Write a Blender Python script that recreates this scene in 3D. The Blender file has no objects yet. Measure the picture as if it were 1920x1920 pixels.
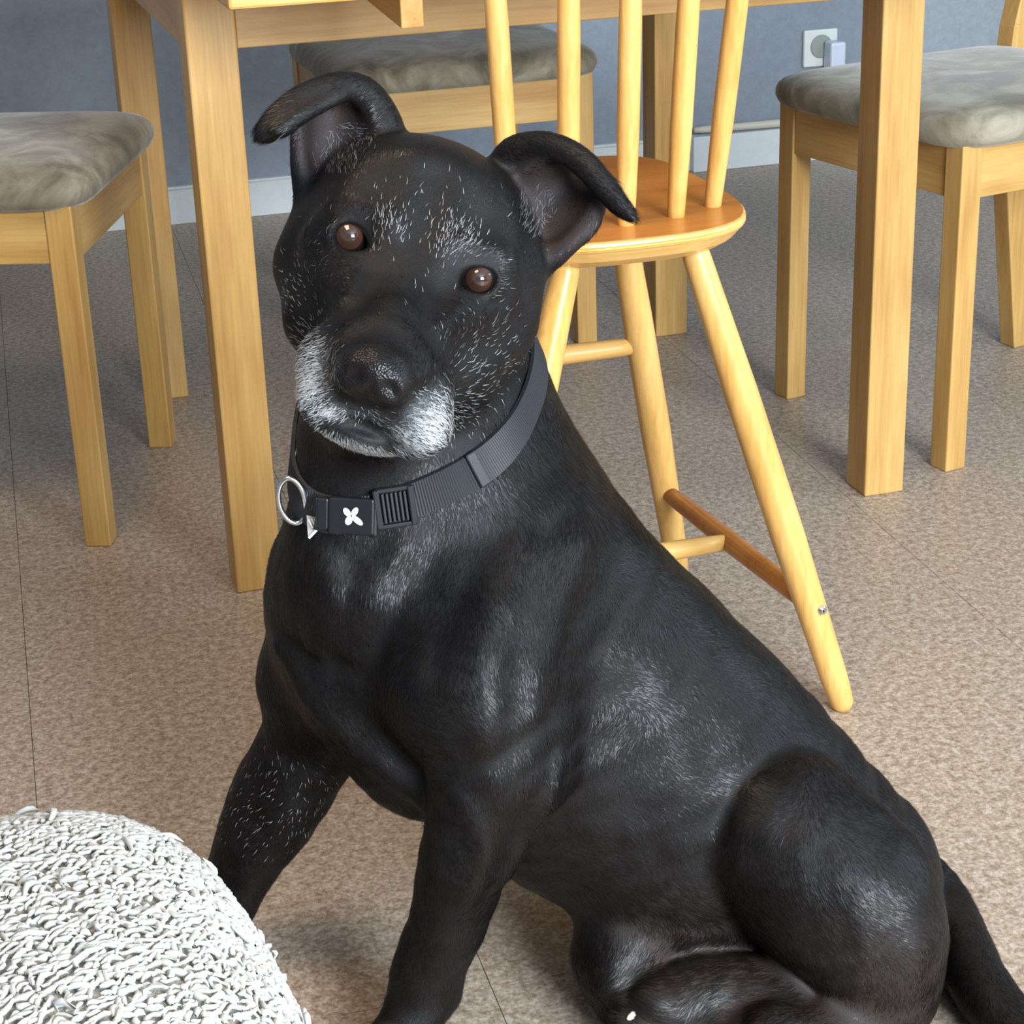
import bpy, bmesh, math, random
import numpy as np
from mathutils import Vector, Matrix
from mathutils.kdtree import KDTree
random.seed(7); rng = np.random.default_rng(7)
SC = bpy.context.scene
COL = SC.collection
# ------------------------------------------------------------------ camera
FPX = 3690.0
CAM = np.array([-0.2966, -2.2020, 1.0])
PITCH, ROLL, YAW = np.radians([22.391, -2.029, 16.459])
FWD = np.array([math.sin(YAW)*math.cos(PITCH), math.cos(YAW)*math.cos(PITCH), -math.sin(PITCH)])
_rt = np.array([math.cos(YAW), -math.sin(YAW), 0.0]); _up = np.cross(_rt, FWD)
RT = math.cos(ROLL)*_rt + math.sin(ROLL)*_up
UP = -math.sin(ROLL)*_rt + math.cos(ROLL)*_up
cd = bpy.data.cameras.new('camera'); cam = bpy.data.objects.new('camera', cd); COL.objects.link(cam)
cd.sensor_width = 36.0; cd.sensor_fit = 'HORIZONTAL'; cd.lens = FPX/1920*36.0
cd.clip_start = 0.05; cd.clip_end = 50
_m = Matrix.Identity(4)
for i in range(3):
    _m[i][0], _m[i][1], _m[i][2], _m[i][3] = RT[i], UP[i], -FWD[i], CAM[i]
cam.matrix_world = _m
SC.camera = cam
# ------------------------------------------------------------------ world, daylight, exposure
world = bpy.data.worlds.new('world'); SC.world = world; world.use_nodes = True
world.node_tree.nodes['Background'].inputs[0].default_value = (0.75, 0.87, 1.0, 1)
world.node_tree.nodes['Background'].inputs[1].default_value = 0.6
SC.view_settings.view_transform = 'Standard'; SC.view_settings.look = 'None'
SC.view_settings.gamma = 1.0; SC.view_settings.use_curve_mapping = False
SC.view_settings.exposure = 0.48
SC.cycles.max_bounces = 6; SC.cycles.diffuse_bounces = 3; SC.cycles.glossy_bounces = 3
def area(name, loc, target, sx, sy, power, col):
    l = bpy.data.lights.new(name, 'AREA'); l.shape = 'RECTANGLE'; l.size = sx; l.size_y = sy; l.energy = power; l.color = col
    o = bpy.data.objects.new(name, l); COL.objects.link(o); o.location = loc
    o.rotation_euler = (Vector(target)-Vector(loc)).to_track_quat('-Z', 'Y').to_euler(); return o
area('window_daylight', (0.92, -3.95, 1.55), (0.6, 0, 0.9), 1.5, 1.3, 212, (0.84, 0.92, 1.0))
area('side_window_daylight', (2.95, -1.2, 1.15), (0.6, -1.0, 0.2), 1.4, 1.7, 28, (0.76, 0.89, 1.0))
area('ceiling_lamp_glow', (-0.45, -0.95, 2.36), (-0.45, -0.95, 0), 0.7, 0.7, 15, (1.0, 0.72, 0.45))
# ------------------------------------------------------------------ helpers
def pt(u, v, t):
    """surveyed point: photo column, photo row, distance along the optical axis (metres)"""
    return CAM + t*(FWD + RT*(u-960)/FPX - UP*(v-960)/FPX)
def pr(r, t): return r*t/FPX
def on_y(u, v, y):
    d = FWD + RT*(u-960)/FPX - UP*(v-960)/FPX
    return CAM + d*(y-CAM[1])/d[1]
def on_z(u, v, z):
    d = FWD + RT*(u-960)/FPX - UP*(v-960)/FPX
    return CAM + d*(z-CAM[2])/d[2]
def tag(o, label, cat=None, group=None, kind=None):
    o['label'] = label
    if cat: o['category'] = cat
    if group: o['group'] = group
    if kind: o['kind'] = kind
    return o
def thing(name, label, cat, loc=(0, 0, 0), rz=0, group=None):
    o = bpy.data.objects.new(name, None); COL.objects.link(o); o.location = loc; o.rotation_euler = (0, 0, rz)
    o.empty_display_size = 0.05
    return tag(o, label, cat, group)
def link(name, me, m, parent=None):
    o = bpy.data.objects.new(name, me); COL.objects.link(o)
    if m and not me.materials: me.materials.append(m)
    if parent: o.parent = parent
    return o
def bm_obj(name, bm, m, parent=None, smooth=False):
    bmesh.ops.recalc_face_normals(bm, faces=bm.faces)
    me = bpy.data.meshes.new(name); bm.to_mesh(me); bm.free()
    if smooth: me.shade_smooth()
    return link(name, me, m, parent)
def bx(bm, c, s, bev=0.003, seg=2, rot=None):
    b2 = bmesh.new(); bmesh.ops.create_cube(b2, size=1.0)
    for v in b2.verts: v.co = Vector((v.co.x*s[0], v.co.y*s[1], v.co.z*s[2]))
    if bev: bmesh.ops.bevel(b2, geom=b2.edges[:], offset=bev, segments=seg, affect='EDGES', profile=0.5)
    for v in b2.verts:
        if rot is not None: v.co = rot @ v.co
        v.co += Vector(c)
    me = bpy.data.meshes.new('t'); b2.to_mesh(me); b2.free(); bm.from_mesh(me); bpy.data.meshes.remove(me)
    return bm
def hexa(bm, lo, hi, bev=0.003):
    """box from 4 bottom and 4 top corners"""
    b2 = bmesh.new(); a = [b2.verts.new(Vector(p)) for p in lo]; b = [b2.verts.new(Vector(p)) for p in hi]
    b2.faces.new(a[::-1]); b2.faces.new(b)
    for i in range(4): b2.faces.new([a[i], a[(i+1) % 4], b[(i+1) % 4], b[i]])
    if bev: bmesh.ops.bevel(b2, geom=b2.edges[:], offset=bev, segments=2, affect='EDGES', profile=0.5)
    me = bpy.data.meshes.new('t'); b2.to_mesh(me); b2.free(); bm.from_mesh(me); bpy.data.meshes.remove(me)
    return bm
def turned(bm, a, b, prof, n=20):
    """lathe along a->b; prof = [(fraction, radius)...]"""
    a = Vector(a); b = Vector(b); d = (b-a).normalized()
    e = d.orthogonal().normalized(); f = d.cross(e); rings = []
    for t, r in prof:
        c = a.lerp(b, t); rings.append([bm.verts.new(c+(e*math.cos(2*math.pi*i/n)+f*math.sin(2*math.pi*i/n))*r) for i in range(n)])
    for p, q in zip(rings, rings[1:]):
        for i in range(n): bm.faces.new([p[i], p[(i+1) % n], q[(i+1) % n], q[i]])
    bm.faces.new(rings[0][::-1]); bm.faces.new(rings[-1])
    return bm
# ------------------------------------------------------------------ materials
def mat(name):
    m = bpy.data.materials.new(name); m.use_nodes = True
    return m, m.node_tree.nodes, m.node_tree.links, m.node_tree.nodes['Principled BSDF']
def lin(r, g, b):
    return tuple(((c/255)/12.92 if c/255 <= 0.04045 else ((c/255+0.055)/1.055)**2.4) for c in (r, g, b))+(1,)
def ramp(N, stops):
    r = N.new('ShaderNodeValToRGB'); e = r.color_ramp.elements
    while len(e) < len(stops): e.new(0.5)
    for x, (p, c) in zip(e, stops): x.position = p; x.color = c
    return r
def noise(N, L, vec, scale, detail=4, rough=0.55):
    n = N.new('ShaderNodeTexNoise'); n.inputs['Scale'].default_value = scale; n.inputs['Detail'].default_value = detail
    n.inputs['Roughness'].default_value = rough
    if vec: L.new(vec, n.inputs['Vector'])
    return n
def coords(N, L, scale=(1, 1, 1), out='Object'):
    t = N.new('ShaderNodeTexCoord'); mp = N.new('ShaderNodeMapping'); mp.inputs['Scale'].default_value = scale
    L.new(t.outputs[out], mp.inputs['Vector']); return mp.outputs['Vector']
def bump(N, L, B, h, strength, dist):
    b = N.new('ShaderNodeBump'); b.inputs['Strength'].default_value = strength; b.inputs['Distance'].default_value = dist
    L.new(h, b.inputs['Height']); L.new(b.outputs[0], B.inputs['Normal']); return b
def plain(name, col, rough=0.5, metal=0.0, spec=0.5):
    m, N, L, B = mat(name); B.inputs['Base Color'].default_value = col; B.inputs['Roughness'].default_value = rough
    B.inputs['Metallic'].default_value = metal; B.inputs['Specular IOR Level'].default_value = spec; return m
def wood(name, axis, c0, c1, c2, rough=0.38):
    m, N, L, B = mat(name)
    s = [26, 26, 26]; s[axis] = 3.0
    v = coords(N, L, s); n = noise(N, L, v, 1.0, 5, 0.6)
    s2 = [260, 260, 260]; s2[axis] = 9
    n2 = noise(N, L, coords(N, L, s2), 1.0, 3, 0.5)
    s3 = [7, 7, 7]; s3[axis] = 5
    n3 = noise(N, L, coords(N, L, s3), 1.0, 2, 0.5)
    r = ramp(N, [(0.3, c0), (0.5, c1), (0.72, c2)]); L.new(n.outputs['Fac'], r.inputs['Fac'])
    mx = N.new('ShaderNodeMix'); mx.data_type = 'RGBA'; mx.blend_type = 'MULTIPLY'; mx.inputs['Factor'].default_value = 0.35
    r2 = ramp(N, [(0.3, (0.62, 0.55, 0.45, 1)), (0.6, (1, 1, 1, 1))]); L.new(n2.outputs['Fac'], r2.inputs['Fac'])
    L.new(r.outputs['Color'], mx.inputs[6]); L.new(r2.outputs['Color'], mx.inputs[7])
    mx2 = N.new('ShaderNodeMix'); mx2.data_type = 'RGBA'; mx2.blend_type = 'MULTIPLY'; mx2.inputs['Factor'].default_value = 0.5
    r3 = ramp(N, [(0.3, (0.78, 0.74, 0.66, 1)), (0.65, (1, 1, 1, 1))]); L.new(n3.outputs['Fac'], r3.inputs['Fac'])
    L.new(mx.outputs[2], mx2.inputs[6]); L.new(r3.outputs['Color'], mx2.inputs[7])
    L.new(mx2.outputs[2], B.inputs['Base Color']); B.inputs['Roughness'].default_value = rough
    bump(N, L, B, n2.outputs['Fac'], 0.05, 0.001)
    return m
W0, W1, W2 = lin(184, 139, 76), lin(201, 160, 93), lin(213, 175, 110)
WOOD = {a: wood('beech_'+'xyz'[a], a, W0, W1, W2) for a in range(3)}
K0, K1, K2 = lin(208, 156, 80), lin(226, 178, 102), lin(234, 192, 120)
PINE = {a: wood('birch_'+'xyz'[a], a, K0, K1, K2, 0.3) for a in range(3)}
SEATW = wood('amber_seat', 0, lin(172, 106, 42), lin(190, 122, 54), lin(202, 136, 66), 0.3)
def speckle():
    m, N, L, B = mat('speckled_vinyl')
    v = coords(N, L, (1, 1, 1), 'Object')
    geo = N.new('ShaderNodeNewGeometry')
    n1 = noise(N, L, geo.outputs['Position'], 250, 3, 0.65); n2 = noise(N, L, geo.outputs['Position'], 105, 2, 0.5)
    mx = N.new('ShaderNodeMix'); mx.data_type = 'FLOAT'; mx.inputs[0].default_value = 0.42
    L.new(n1.outputs['Fac'], mx.inputs[2]); L.new(n2.outputs['Fac'], mx.inputs[3])
    r = ramp(N, [(0.36, lin(122, 106, 90)), (0.46, lin(153, 136, 118)), (0.54, lin(173, 158, 141)), (0.62, lin(193, 181, 166))])
    L.new(mx.outputs[0], r.inputs['Fac']); L.new(r.outputs['Color'], B.inputs['Base Color'])
    B.inputs['Roughness'].default_value = 0.42; B.inputs['Specular IOR Level'].default_value = 0.42
    bump(N, L, B, n2.outputs['Fac'], 0.06, 0.002)
    return m
VINYL = speckle()
GROUT = plain('joint_dark', lin(92, 79, 68), 0.8)
def paint(name, col, amp=0.06):
    m, N, L, B = mat(name); n = noise(N, L, coords(N, L), 60, 4, 0.6)
    a = tuple(c*(1-amp) for c in col[:3])+(1,); b = tuple(min(1, c*(1+amp)) for c in col[:3])+(1,)
    r = ramp(N, [(0.35, a), (0.65, b)]); L.new(n.outputs['Fac'], r.inputs['Fac']); L.new(r.outputs['Color'], B.inputs['Base Color'])
    B.inputs['Roughness'].default_value = 0.75; B.inputs['Specular IOR Level'].default_value = 0.3
    bump(N, L, B, n.outputs['Fac'], 0.08, 0.002); return m
SLATE = paint('slate_paint', lin(140, 149, 160)); PALE = paint('pale_blue_paint', lin(168, 178, 184)); WHITE = paint('white_paint', lin(214, 222, 224), 0.02)
def suede():
    m, N, L, B = mat('grey_suede')
    v = coords(N, L, (1, 1, 1)); n = noise(N, L, v, 8, 4, 0.6); n.inputs['Distortion'].default_value = 1.6
    f = noise(N, L, v, 400, 2, 0.5)
    r = ramp(N, [(0.36, lin(100, 94, 78)), (0.5, lin(130, 123, 104)), (0.64, lin(160, 153, 134))])
    L.new(n.outputs['Fac'], r.inputs['Fac']); L.new(r.outputs['Color'], B.inputs['Base Color'])
    B.inputs['Roughness'].default_value = 0.85; B.inputs['Sheen Weight'].default_value = 0.35; B.inputs['Sheen Roughness'].default_value = 0.4
    B.inputs['Specular IOR Level'].default_value = 0.15
    bump(N, L, B, f.outputs['Fac'], 0.15, 0.001); return m
SUEDE = suede()
PLASTIC = plain('white_plastic', lin(226, 232, 226), 0.35); PLASTIC2 = plain('cool_white_plastic', lin(214, 222, 240), 0.3)
STEEL = plain('polished_steel', (0.72, 0.73, 0.75, 1), 0.22, 1.0)
# ------------------------------------------------------------------ the room
def struct(name, bm, m, label, parent=None):
    o = bm_obj(name, bm, m, parent); o['kind'] = 'structure'; o['label'] = label; return o
WY = 1.926
fl = struct('floor', bx(bmesh.new(), (0, -1.0, -0.03), (6.4, 7.0, 0.05), 0), GROUT, 'speckled beige vinyl floor laid in large sheets')
TW, TD = 0.36, 0.78; ang = math.radians(-2.6)
tm = bm_obj('tile', bx(bmesh.new(), (0, 0, -0.0025), (TW-0.0007, TD-0.0007, 0.005), 0), VINYL, fl); tme = tm.data
cnt = 0
for i in range(-9, 9):
    for j in range(-5, 5):
        x0 = 0.064+(i+0.5)*TW; y0 = -0.870+(j+0.5)*TD
        x = 0.064+(x0-0.064)*math.cos(ang)-(y0+0.87)*math.sin(ang); y = -0.87+(x0-0.064)*math.sin(ang)+(y0+0.87)*math.cos(ang)
        if not (-2.85 < x < 2.95 and -3.7 < y < 2.0): continue
        o = tm if cnt == 0 else link('tile', tme, None, fl); cnt += 1
        o.location = (x, y, 0); o.rotation_euler = (0, 0, ang)
struct('wall_back', bx(bmesh.new(), (-0.575, WY+0.06, 1.25), (4.81, 0.12, 2.5), 0), SLATE, 'slate blue painted wall behind the dining table')
struct('wall_far', bx(bmesh.new(), (2.4, 2.38, 1.25), (1.6, 0.08, 2.5), 0), PALE, 'pale blue grey wall beyond the corner')
struct('wall_right', bx(bmesh.new(), (3.14, -0.85, 1.25), (0.08, 6.4, 2.5), 0), SLATE, 'slate blue side wall by the side window')
struct('wall_left', bx(bmesh.new(), (-3.0, -1.0, 1.25), (0.08, 6.1, 2.5), 0), SLATE, 'slate blue side wall')
bmw = bmesh.new()
bx(bmw, (-1.43, -4.1, 1.25), (3.06, 0.1, 2.5), 0); bx(bmw, (2.42, -4.1, 1.25), (1.36, 0.1, 2.5), 0)
bx(bmw, (0.92, -4.1, 0.42), (1.64, 0.1, 0.84), 0); bx(bmw, (0.92, -4.1, 2.38), (1.64, 0.1, 0.24), 0)
struct('wall_front', bmw, SLATE, 'slate wall with the daylight window')
struct('ceiling', bx(bmesh.new(), (0.07, -0.85, 2.53), (6.3, 6.6, 0.06), 0), PALE, 'pale grey ceiling')
b = bmesh.new(); bx(b, (-0.81, WY-0.006, 0.037), (4.36, 0.012, 0.074), 0.001); bx(b, (-0.81, WY-0.008, 0.077), (4.36, 0.016, 0.006), 0.002)
struct('baseboard_back', b, WHITE, 'pale grey painted skirting board along the slate wall')
b = bmesh.new(); bx(b, (1.60, WY-0.016, 0.040), (0.46, 0.032, 0.080), 0.002)
struct('baseboard_right', b, WHITE, 'thicker skirting board section near the wall socket')
b = bmesh.new(); turned(b, (1.375, WY-0.02, 0.094), (1.83, WY-0.02, 0.088), [(0, 0.006), (0.05, 0.008), (0.5, 0.0095), (1, 0.009)], 10)
tag(bm_obj('cable', b, plain('cream_cable', lin(206, 204, 186), 0.5), None, True), 'cream cable lying along the top of the skirting board', 'cable')
# socket and charger
so = thing('wall_socket', 'white wall socket on the slate wall', 'socket', (1.687, WY, 0.2505))
bm_obj('cover_plate', bx(bmesh.new(), (0, -0.006, 0), (0.083, 0.012, 0.083), 0.004, 3), PLASTIC, so)
b = bmesh.new(); turned(b, (0.0, -0.011, 0.004), (0.0, -0.016, 0.004), [(0, 0.026), (0.8, 0.026), (1, 0.024)], 28)
bm_obj('socket_ring', b, plain('socket_grey', lin(150, 160, 152), 0.5), so)
ch = thing('phone_charger', 'white plug in charger with cord in the wall socket', 'charger', (1.702, WY-0.0162, 0.236))
bm_obj('body', bx(bmesh.new(), (0.008, -0.02, 0), (0.038, 0.04, 0.064), 0.006, 3), PLASTIC2, ch)
b = bmesh.new(); turned(b, (0.002, -0.02, -0.030), (0.0, -0.02, -0.046), [(0, 0.0055), (0.6, 0.004), (1, 0.003)], 10)
c = [Vector((0, -0.02, -0.045)), Vector((0.004, -0.021, -0.09)), Vector((0.03, -0.02, -0.15)), Vector((0.07, -0.012, -0.2))]
for p, q in zip(c, c[1:]): turned(b, p, q, [(0, 0.002), (1, 0.002)], 8)
bm_obj('cord', b, PLASTIC, ch)
# ------------------------------------------------------------------ dining table
TWD, TDP, LG = 0.9032, 0.8305, 0.0566
tb = thing('dining_table', 'beech extending dining table with square legs and pulled out leaf', 'table')
b = bmesh.new(); bx(b, (0, 0, 0.37), (LG, LG, 0.74), 0.0022); lm = b
first = None
for x in (LG/2, TWD-LG/2):
    for y in (LG/2, TDP-LG/2):
        if first is None: first = bm_obj('leg', lm, WOOD[2], tb); o = first
        else: o = link('leg', first.data, None, tb)
        o.location = (x, y, 0)
for y in (0.012, TDP-0.012): bm_obj('apron', bx(bmesh.new(), (TWD/2, y, 0.697), (TWD-2*LG, 0.02, 0.086), 0.0015), WOOD[0], tb)
for x in (0.012, TWD-0.012): bm_obj('apron', bx(bmesh.new(), (x, TDP/2, 0.697), (0.02, TDP-2*LG, 0.086), 0.0015), WOOD[1], tb)
bm_obj('tabletop', bx(bmesh.new(), (TWD/2, TDP/2+0.02, 0.753), (TWD+0.03, TDP+0.03, 0.026), 0.003), WOOD[0], tb)
bm_obj('extension_leaf', bx(bmesh.new(), (TWD/2+0.0, -0.1705, 0.752), (TWD, 0.299, 0.024), 0.003), PINE[0], tb)
for x in (0.181, TWD-0.181):
    b = bmesh.new(); w = 0.0115
    hexa(b, [(x-w, -0.303, 0.708), (x+w, -0.303, 0.708), (x+w, 0.002, 0.728), (x-w, 0.002, 0.728)], [(x-w, -0.303, 0.7395), (x+w, -0.303, 0.7395), (x+w, 0.002, 0.7395), (x-w, 0.002, 0.7395)], 0.0012)
    bm_obj('leaf_support', b, PINE[1], tb)
# ------------------------------------------------------------------ dining chairs (three of the same kind)
def cushion(name, w, d, z0, h, parent):
    n = 28; bm = bmesh.new(); sides = []
    def P(u, v):
        x = max(-1, min(1, u)); y = max(-1, min(1, v))
        return x*w/2, y*d/2
    g = []
    rows = [(-0.92, 0.0), (-1.0, 0.22), (-1.0, 0.45)]
    def sq(a):  # rounded square outline
        c, s = math.cos(a), math.sin(a); p = 9.0
        k = (abs(c)**p+abs(s)**p)**(-1/p); return c*k, s*k
    m = 72; rings = []
    prof = [(0.955, 0.0), (0.985, 0.10), (1.0, 0.25), (0.998, 0.42), (0.985, 0.56), (0.955, 0.68), (0.90, 0.78), (0.8, 0.87), (0.62, 0.945), (0.4, 0.985), (0.2, 1.0)]
    for k, zz in prof:
        r = []
        for i in range(m):
            x, y = sq(2*math.pi*i/m); wob = 0.0
            r.append(bm.verts.new((x*k*w/2, y*k*d/2, z0+h*zz)))
        rings.append(r)
    for p, q in zip(rings, rings[1:]):
        for i in range(m): bm.faces.new([p[i], p[(i+1) % m], q[(i+1) % m], q[i]])
    bm.faces.new(rings[-1]); bm.faces.new(rings[0][::-1])
    return bm_obj(name, bm, SUEDE, parent, True)
def chair(label, loc, rz, group):
    t = thing('dining_chair', label, 'chair', loc, rz, group)   # local +Y is the front
    w, d, L = 0.40, 0.435, 0.034
    for sx in (-1, 1):
        x = sx*(w/2-L/2)
        b = bmesh.new(); bx(b, (x, d/2-L/2, 0.225), (L, L, 0.45), 0.002); bm_obj('leg', b, WOOD[2], t)
        b = bmesh.new(); y = -d/2+L/2                      # rear leg runs up into the back post, both raked
        def q(y, z, hx=L/2, hy=0.02): return [(x-hx, y-hy, z), (x+hx, y-hy, z), (x+hx, y+hy, z), (x-hx, y+hy, z)]
        hexa(b, q(y-0.055, 0.0), q(y, 0.40), 0.002); bm_obj('leg', b, WOOD[2], t)
        b = bmesh.new(); hexa(b, q(y, 0.40), q(y-0.012, 0.52), 0.002); hexa(b, q(y-0.012, 0.518), q(y-0.10, 0.90), 0.002); bm_obj('back_post', b, WOOD[2], t)
    for sy in (-1, 1): bm_obj('apron', bx(bmesh.new(), (0, sy*(d/2-0.012), 0.412), (w-2*L, 0.018, 0.068), 0.0015), WOOD[0], t)
    for sx in (-1, 1): bm_obj('apron', bx(bmesh.new(), (sx*(w/2-0.012), 0, 0.412), (0.018, d-2*L, 0.068), 0.0015), WOOD[1], t)
    for z, y in ((0.60, -0.21), (0.70, -0.233), (0.82, -0.262)):
        bm_obj('back_rail', bx(bmesh.new(), (0, y, z), (w-2*L, 0.016, 0.05), 0.003), WOOD[0], t)
    c = cushion('cushion', 0.436, 0.45, 0.4465, 0.056, t); c.location = (0, 0.016, 0)
    return t
G = 'beech dining chairs with grey suede seats'
chair('beech dining chair with grey suede seat left of the table', (-0.264, 0.470, 0), math.atan2(-0.349, 0.937)-math.pi/2, G)
chair('beech dining chair with grey suede seat right of the table', (1.162, 0.279, 0), math.atan2(-0.2, -0.98)-math.pi/2, G)
chair('beech dining chair behind the table against the slate wall, seat under the tabletop', (0.545, 1.0, 0), math.pi, G)
# ------------------------------------------------------------------ spindle-back high chair, its back to the camera
hc = thing('high_chair', 'spindle back wooden high chair with splayed round legs behind the dog', 'chair', (0.345, -0.33, 0))
hx, hy, SZ = 0.345, -0.33, 0.53
def hl(p): return Vector((p[0]-hx, p[1]-hy, p[2]))
def seat_outline(k=1.0, n=64):
    out = []
    for i in range(n):
        a = 2*math.pi*i/n; c, s = math.cos(a), math.sin(a); p = 3.0 if s < 0 else 4.5
        r = (abs(c)**p+abs(s)**p)**(-1/p)
        out.append((c*r*0.142*k+0.0, s*r*0.182*k))
    return out
def slab(layers, m, name, par):
    bm = bmesh.new(); rings = []
    for k, z in layers: rings.append([bm.verts.new((x, y, z)) for x, y in seat_outline(k)])
    n = len(rings[0])
    for p, q in zip(rings, rings[1:]):
        for i in range(n): bm.faces.new([p[i], p[(i+1) % n], q[(i+1) % n], q[i]])
    bm.faces.new(rings[0][::-1]); bm.faces.new(rings[-1])
    o = bm_obj(name, bm, m, par); return o
slab([(0.86, SZ-0.030), (0.93, SZ-0.022), (0.985, SZ-0.011), (0.995, SZ-0.0095), (0.985, SZ-0.0088), (1.0, SZ-0.0075), (0.99, SZ-0.006), (1.0, SZ-0.0045), (0.995, SZ-0.002), (0.985, SZ-0.001)], PINE[0], 'seat', hc)
slab([(0.985, SZ-0.001), (0.982, SZ), ], SEATW, 'seat_top', hc)
spb = [None, (-0.105, -0.088), (-0.055, -0.112), (0.0, -0.122), (0.055, -0.112), (0.103, -0.088)]
top_px = {1: (930, 0), 2: (1066, 0), 3: (1182, 0), 4: (1290, 0), 5: (1380, 0)}
dirs = {}
for i in range(1, 6):
    bpt = Vector((hx+spb[i][0], hy+spb[i][1], SZ)); q = Vector(on_y(*top_px[i], hy+spb[i][1]-0.035)); dirs[i] = (q-bpt)/(q.z-bpt.z)
tops = []
for i in range(1, 6):
    sx, sy = spb[i]
    a = Vector((sx, sy, SZ-0.012)); e = a+dirs[i]*0.34; tops.append(e)
    b = bmesh.new(); turned(b, a, e, [(0, 0.0085), (0.06, 0.0088), (0.3, 0.0108), (0.6, 0.0108), (1, 0.008)], 16)
    bm_obj('spindle', b, PINE[2], hc, True)
b = bmesh.new()
for p, q in zip(tops, tops[1:]): turned(b, p+(p-q)*0.1, q+(q-p)*0.1, [(0, 0.016), (1, 0.016)], 12)
bm_obj('top_rail', b, PINE[0], hc, True)
f1 = Vector(on_z(1583, 1330, 0.0)); f2 = Vector(on_z(1274, 1082, 0.0))
t1 = Vector(on_z(1300, 462, SZ-0.026)); t2 = Vector((0.425, -0.205, SZ-0.026))
legs = {}
for nm, f, t in (('nr', f1, t1), ('fr', f2, t2)):
    for s in (1, -1):
        ff, tt = hl(f), hl(t)
        if s < 0: ff.x *= -1; tt.x *= -1
        legs[nm, s] = (tt, ff)
        b = bmesh.new(); turned(b, tt, ff, [(0, 0.0125), (0.02, 0.0138), (0.3, 0.0172), (0.6, 0.0178), (0.93, 0.0145), (0.985, 0.0125), (1, 0.008)], 22)
        bm_obj('leg', b, PINE[2], hc, True)
def along(k, z):
    a, c = legs[k]; return a.lerp(c, (z-a.z)/(c.z-a.z))
SP = [(0, 0.009), (0.12, 0.0105), (0.5, 0.0118), (0.88, 0.0105), (1, 0.009)]
mids = []
for s in (1, -1):
    p, q = along(('fr', s), 0.122), along(('nr', s), 0.122)
    b = bmesh.new(); turned(b, p, q, SP, 16); bm_obj('stretcher', b, SEATW, hc, True); mids.append(p.lerp(q, 0.48))
b = bmesh.new(); turned(b, mids[0], mids[1], SP, 16); bm_obj('stretcher', b, PINE[0], hc, True)
b = bmesh.new(); turned(b, along(('fr', 1), 0.315), along(('fr', -1), 0.315), SP, 16); bm_obj('foot_rail', b, PINE[0], hc, True)
for s in (1, -1):
    p = along(('nr', s), 0.122); q = along(('fr', s), 0.122); d = Vector((0.35*s, -0.94, -0.02)).normalized()
    b = bmesh.new(); turned(b, p+d*0.012, p+d*0.0205, [(0, 0.0055), (0.8, 0.0055), (1, 0.004)], 14); turned(b, p+d*0.0205, p+d*0.0225, [(0, 0.003), (1, 0.002)], 8)
    bm_obj('bolt', b, STEEL, hc)
H_SKIN = 0.002
# ------------------------------------------------------------------ the dog: one skin grown from blended muscle and bone volumes
class Vol:
    def __init__(s, kind, op, k, grp, **kw):
        s.kind, s.op, s.k, s.grp = kind, op, k, grp; s.__dict__.update(kw)
    def seg_dists(s, p):
        for a, b, ra, rb in zip(s.P, s.P[1:], s.R, s.R[1:]):
            pa = p-a; ba = b-a
            if s.sq is not None:
                n, f = s.sq; pa = pa+np.outer(pa@n, n*(1/f-1)); ba = ba+n*(ba@n)*(1/f-1)
            h = np.clip((pa@ba)/max(float(ba@ba), 1e-12), 0, 1)
            q = pa-h[:, None]*ba
            yield np.sqrt(np.einsum('ij,ij->i', q, q))-(ra+(rb-ra)*h)
    def dist(s, p):
        if s.kind == 'poly':
            d = None
            for e in s.seg_dists(p): d = e if d is None else np.minimum(d, e)
            return d
        if s.kind == 'ell':
            q = (p-s.c)@s.M.T
            k0 = np.sqrt(((q/s.r)**2).sum(1)); k1 = np.sqrt(((q/(s.r*s.r))**2).sum(1))+1e-9
            return k0*(k0-1)/k1
        if s.kind == 'sheet':
            out = np.full(len(p), 0.2, np.float32); c = s.cen; near = np.where(((p-c)**2).sum(1) < (s.rad+0.03)**2)[0]
            f = s.kd.find
            for i in near:
                co, idx, d = f(p[i]); out[i] = d-s.th[idx]
            return out
VOLS = []; GRP = ['body']
GROUPS = [('body', 0.0), ('head', 0.018), ('thigh', 0.009), ('foot', 0.010), ('tail', 0.012)]
def spline(K, n):
    """Catmull-Rom through rows of K"""
    K = np.array(K, float); out = []
    Q = np.vstack([2*K[0]-K[1], K, 2*K[-1]-K[-2]])
    for i in range(len(K)-1):
        p0, p1, p2, p3 = Q[i:i+4]
        for j in range(n):
            t = j/n; out.append(0.5*((2*p1)+(-p0+p2)*t+(2*p0-5*p1+4*p2-p3)*t*t+(-p0+3*p1-3*p2+p3)*t**3))
    out.append(K[-1]); return np.array(out)
def chain(pts, k=0.03, op='add', flow=None, sq=None, n=3):
    """pts: (u, v, t, r_px) knots, joined by a smooth tapering tube"""
    K = [list(pt(u, v, t))+[pr(r, t)] for u, v, t, r in pts]
    if len(K) == 1: K = [K[0], [K[0][0]+1e-5]+K[0][1:]]
    S = spline(K, n if len(K) > 2 else 1); S[:, 3] = np.maximum(S[:, 3], 1e-3)
    VOLS.append(Vol('poly', op, k, GRP[0], P=S[:, :3].astype(np.float32), R=S[:, 3].astype(np.float32), sq=sq, flow=flow))
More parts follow.
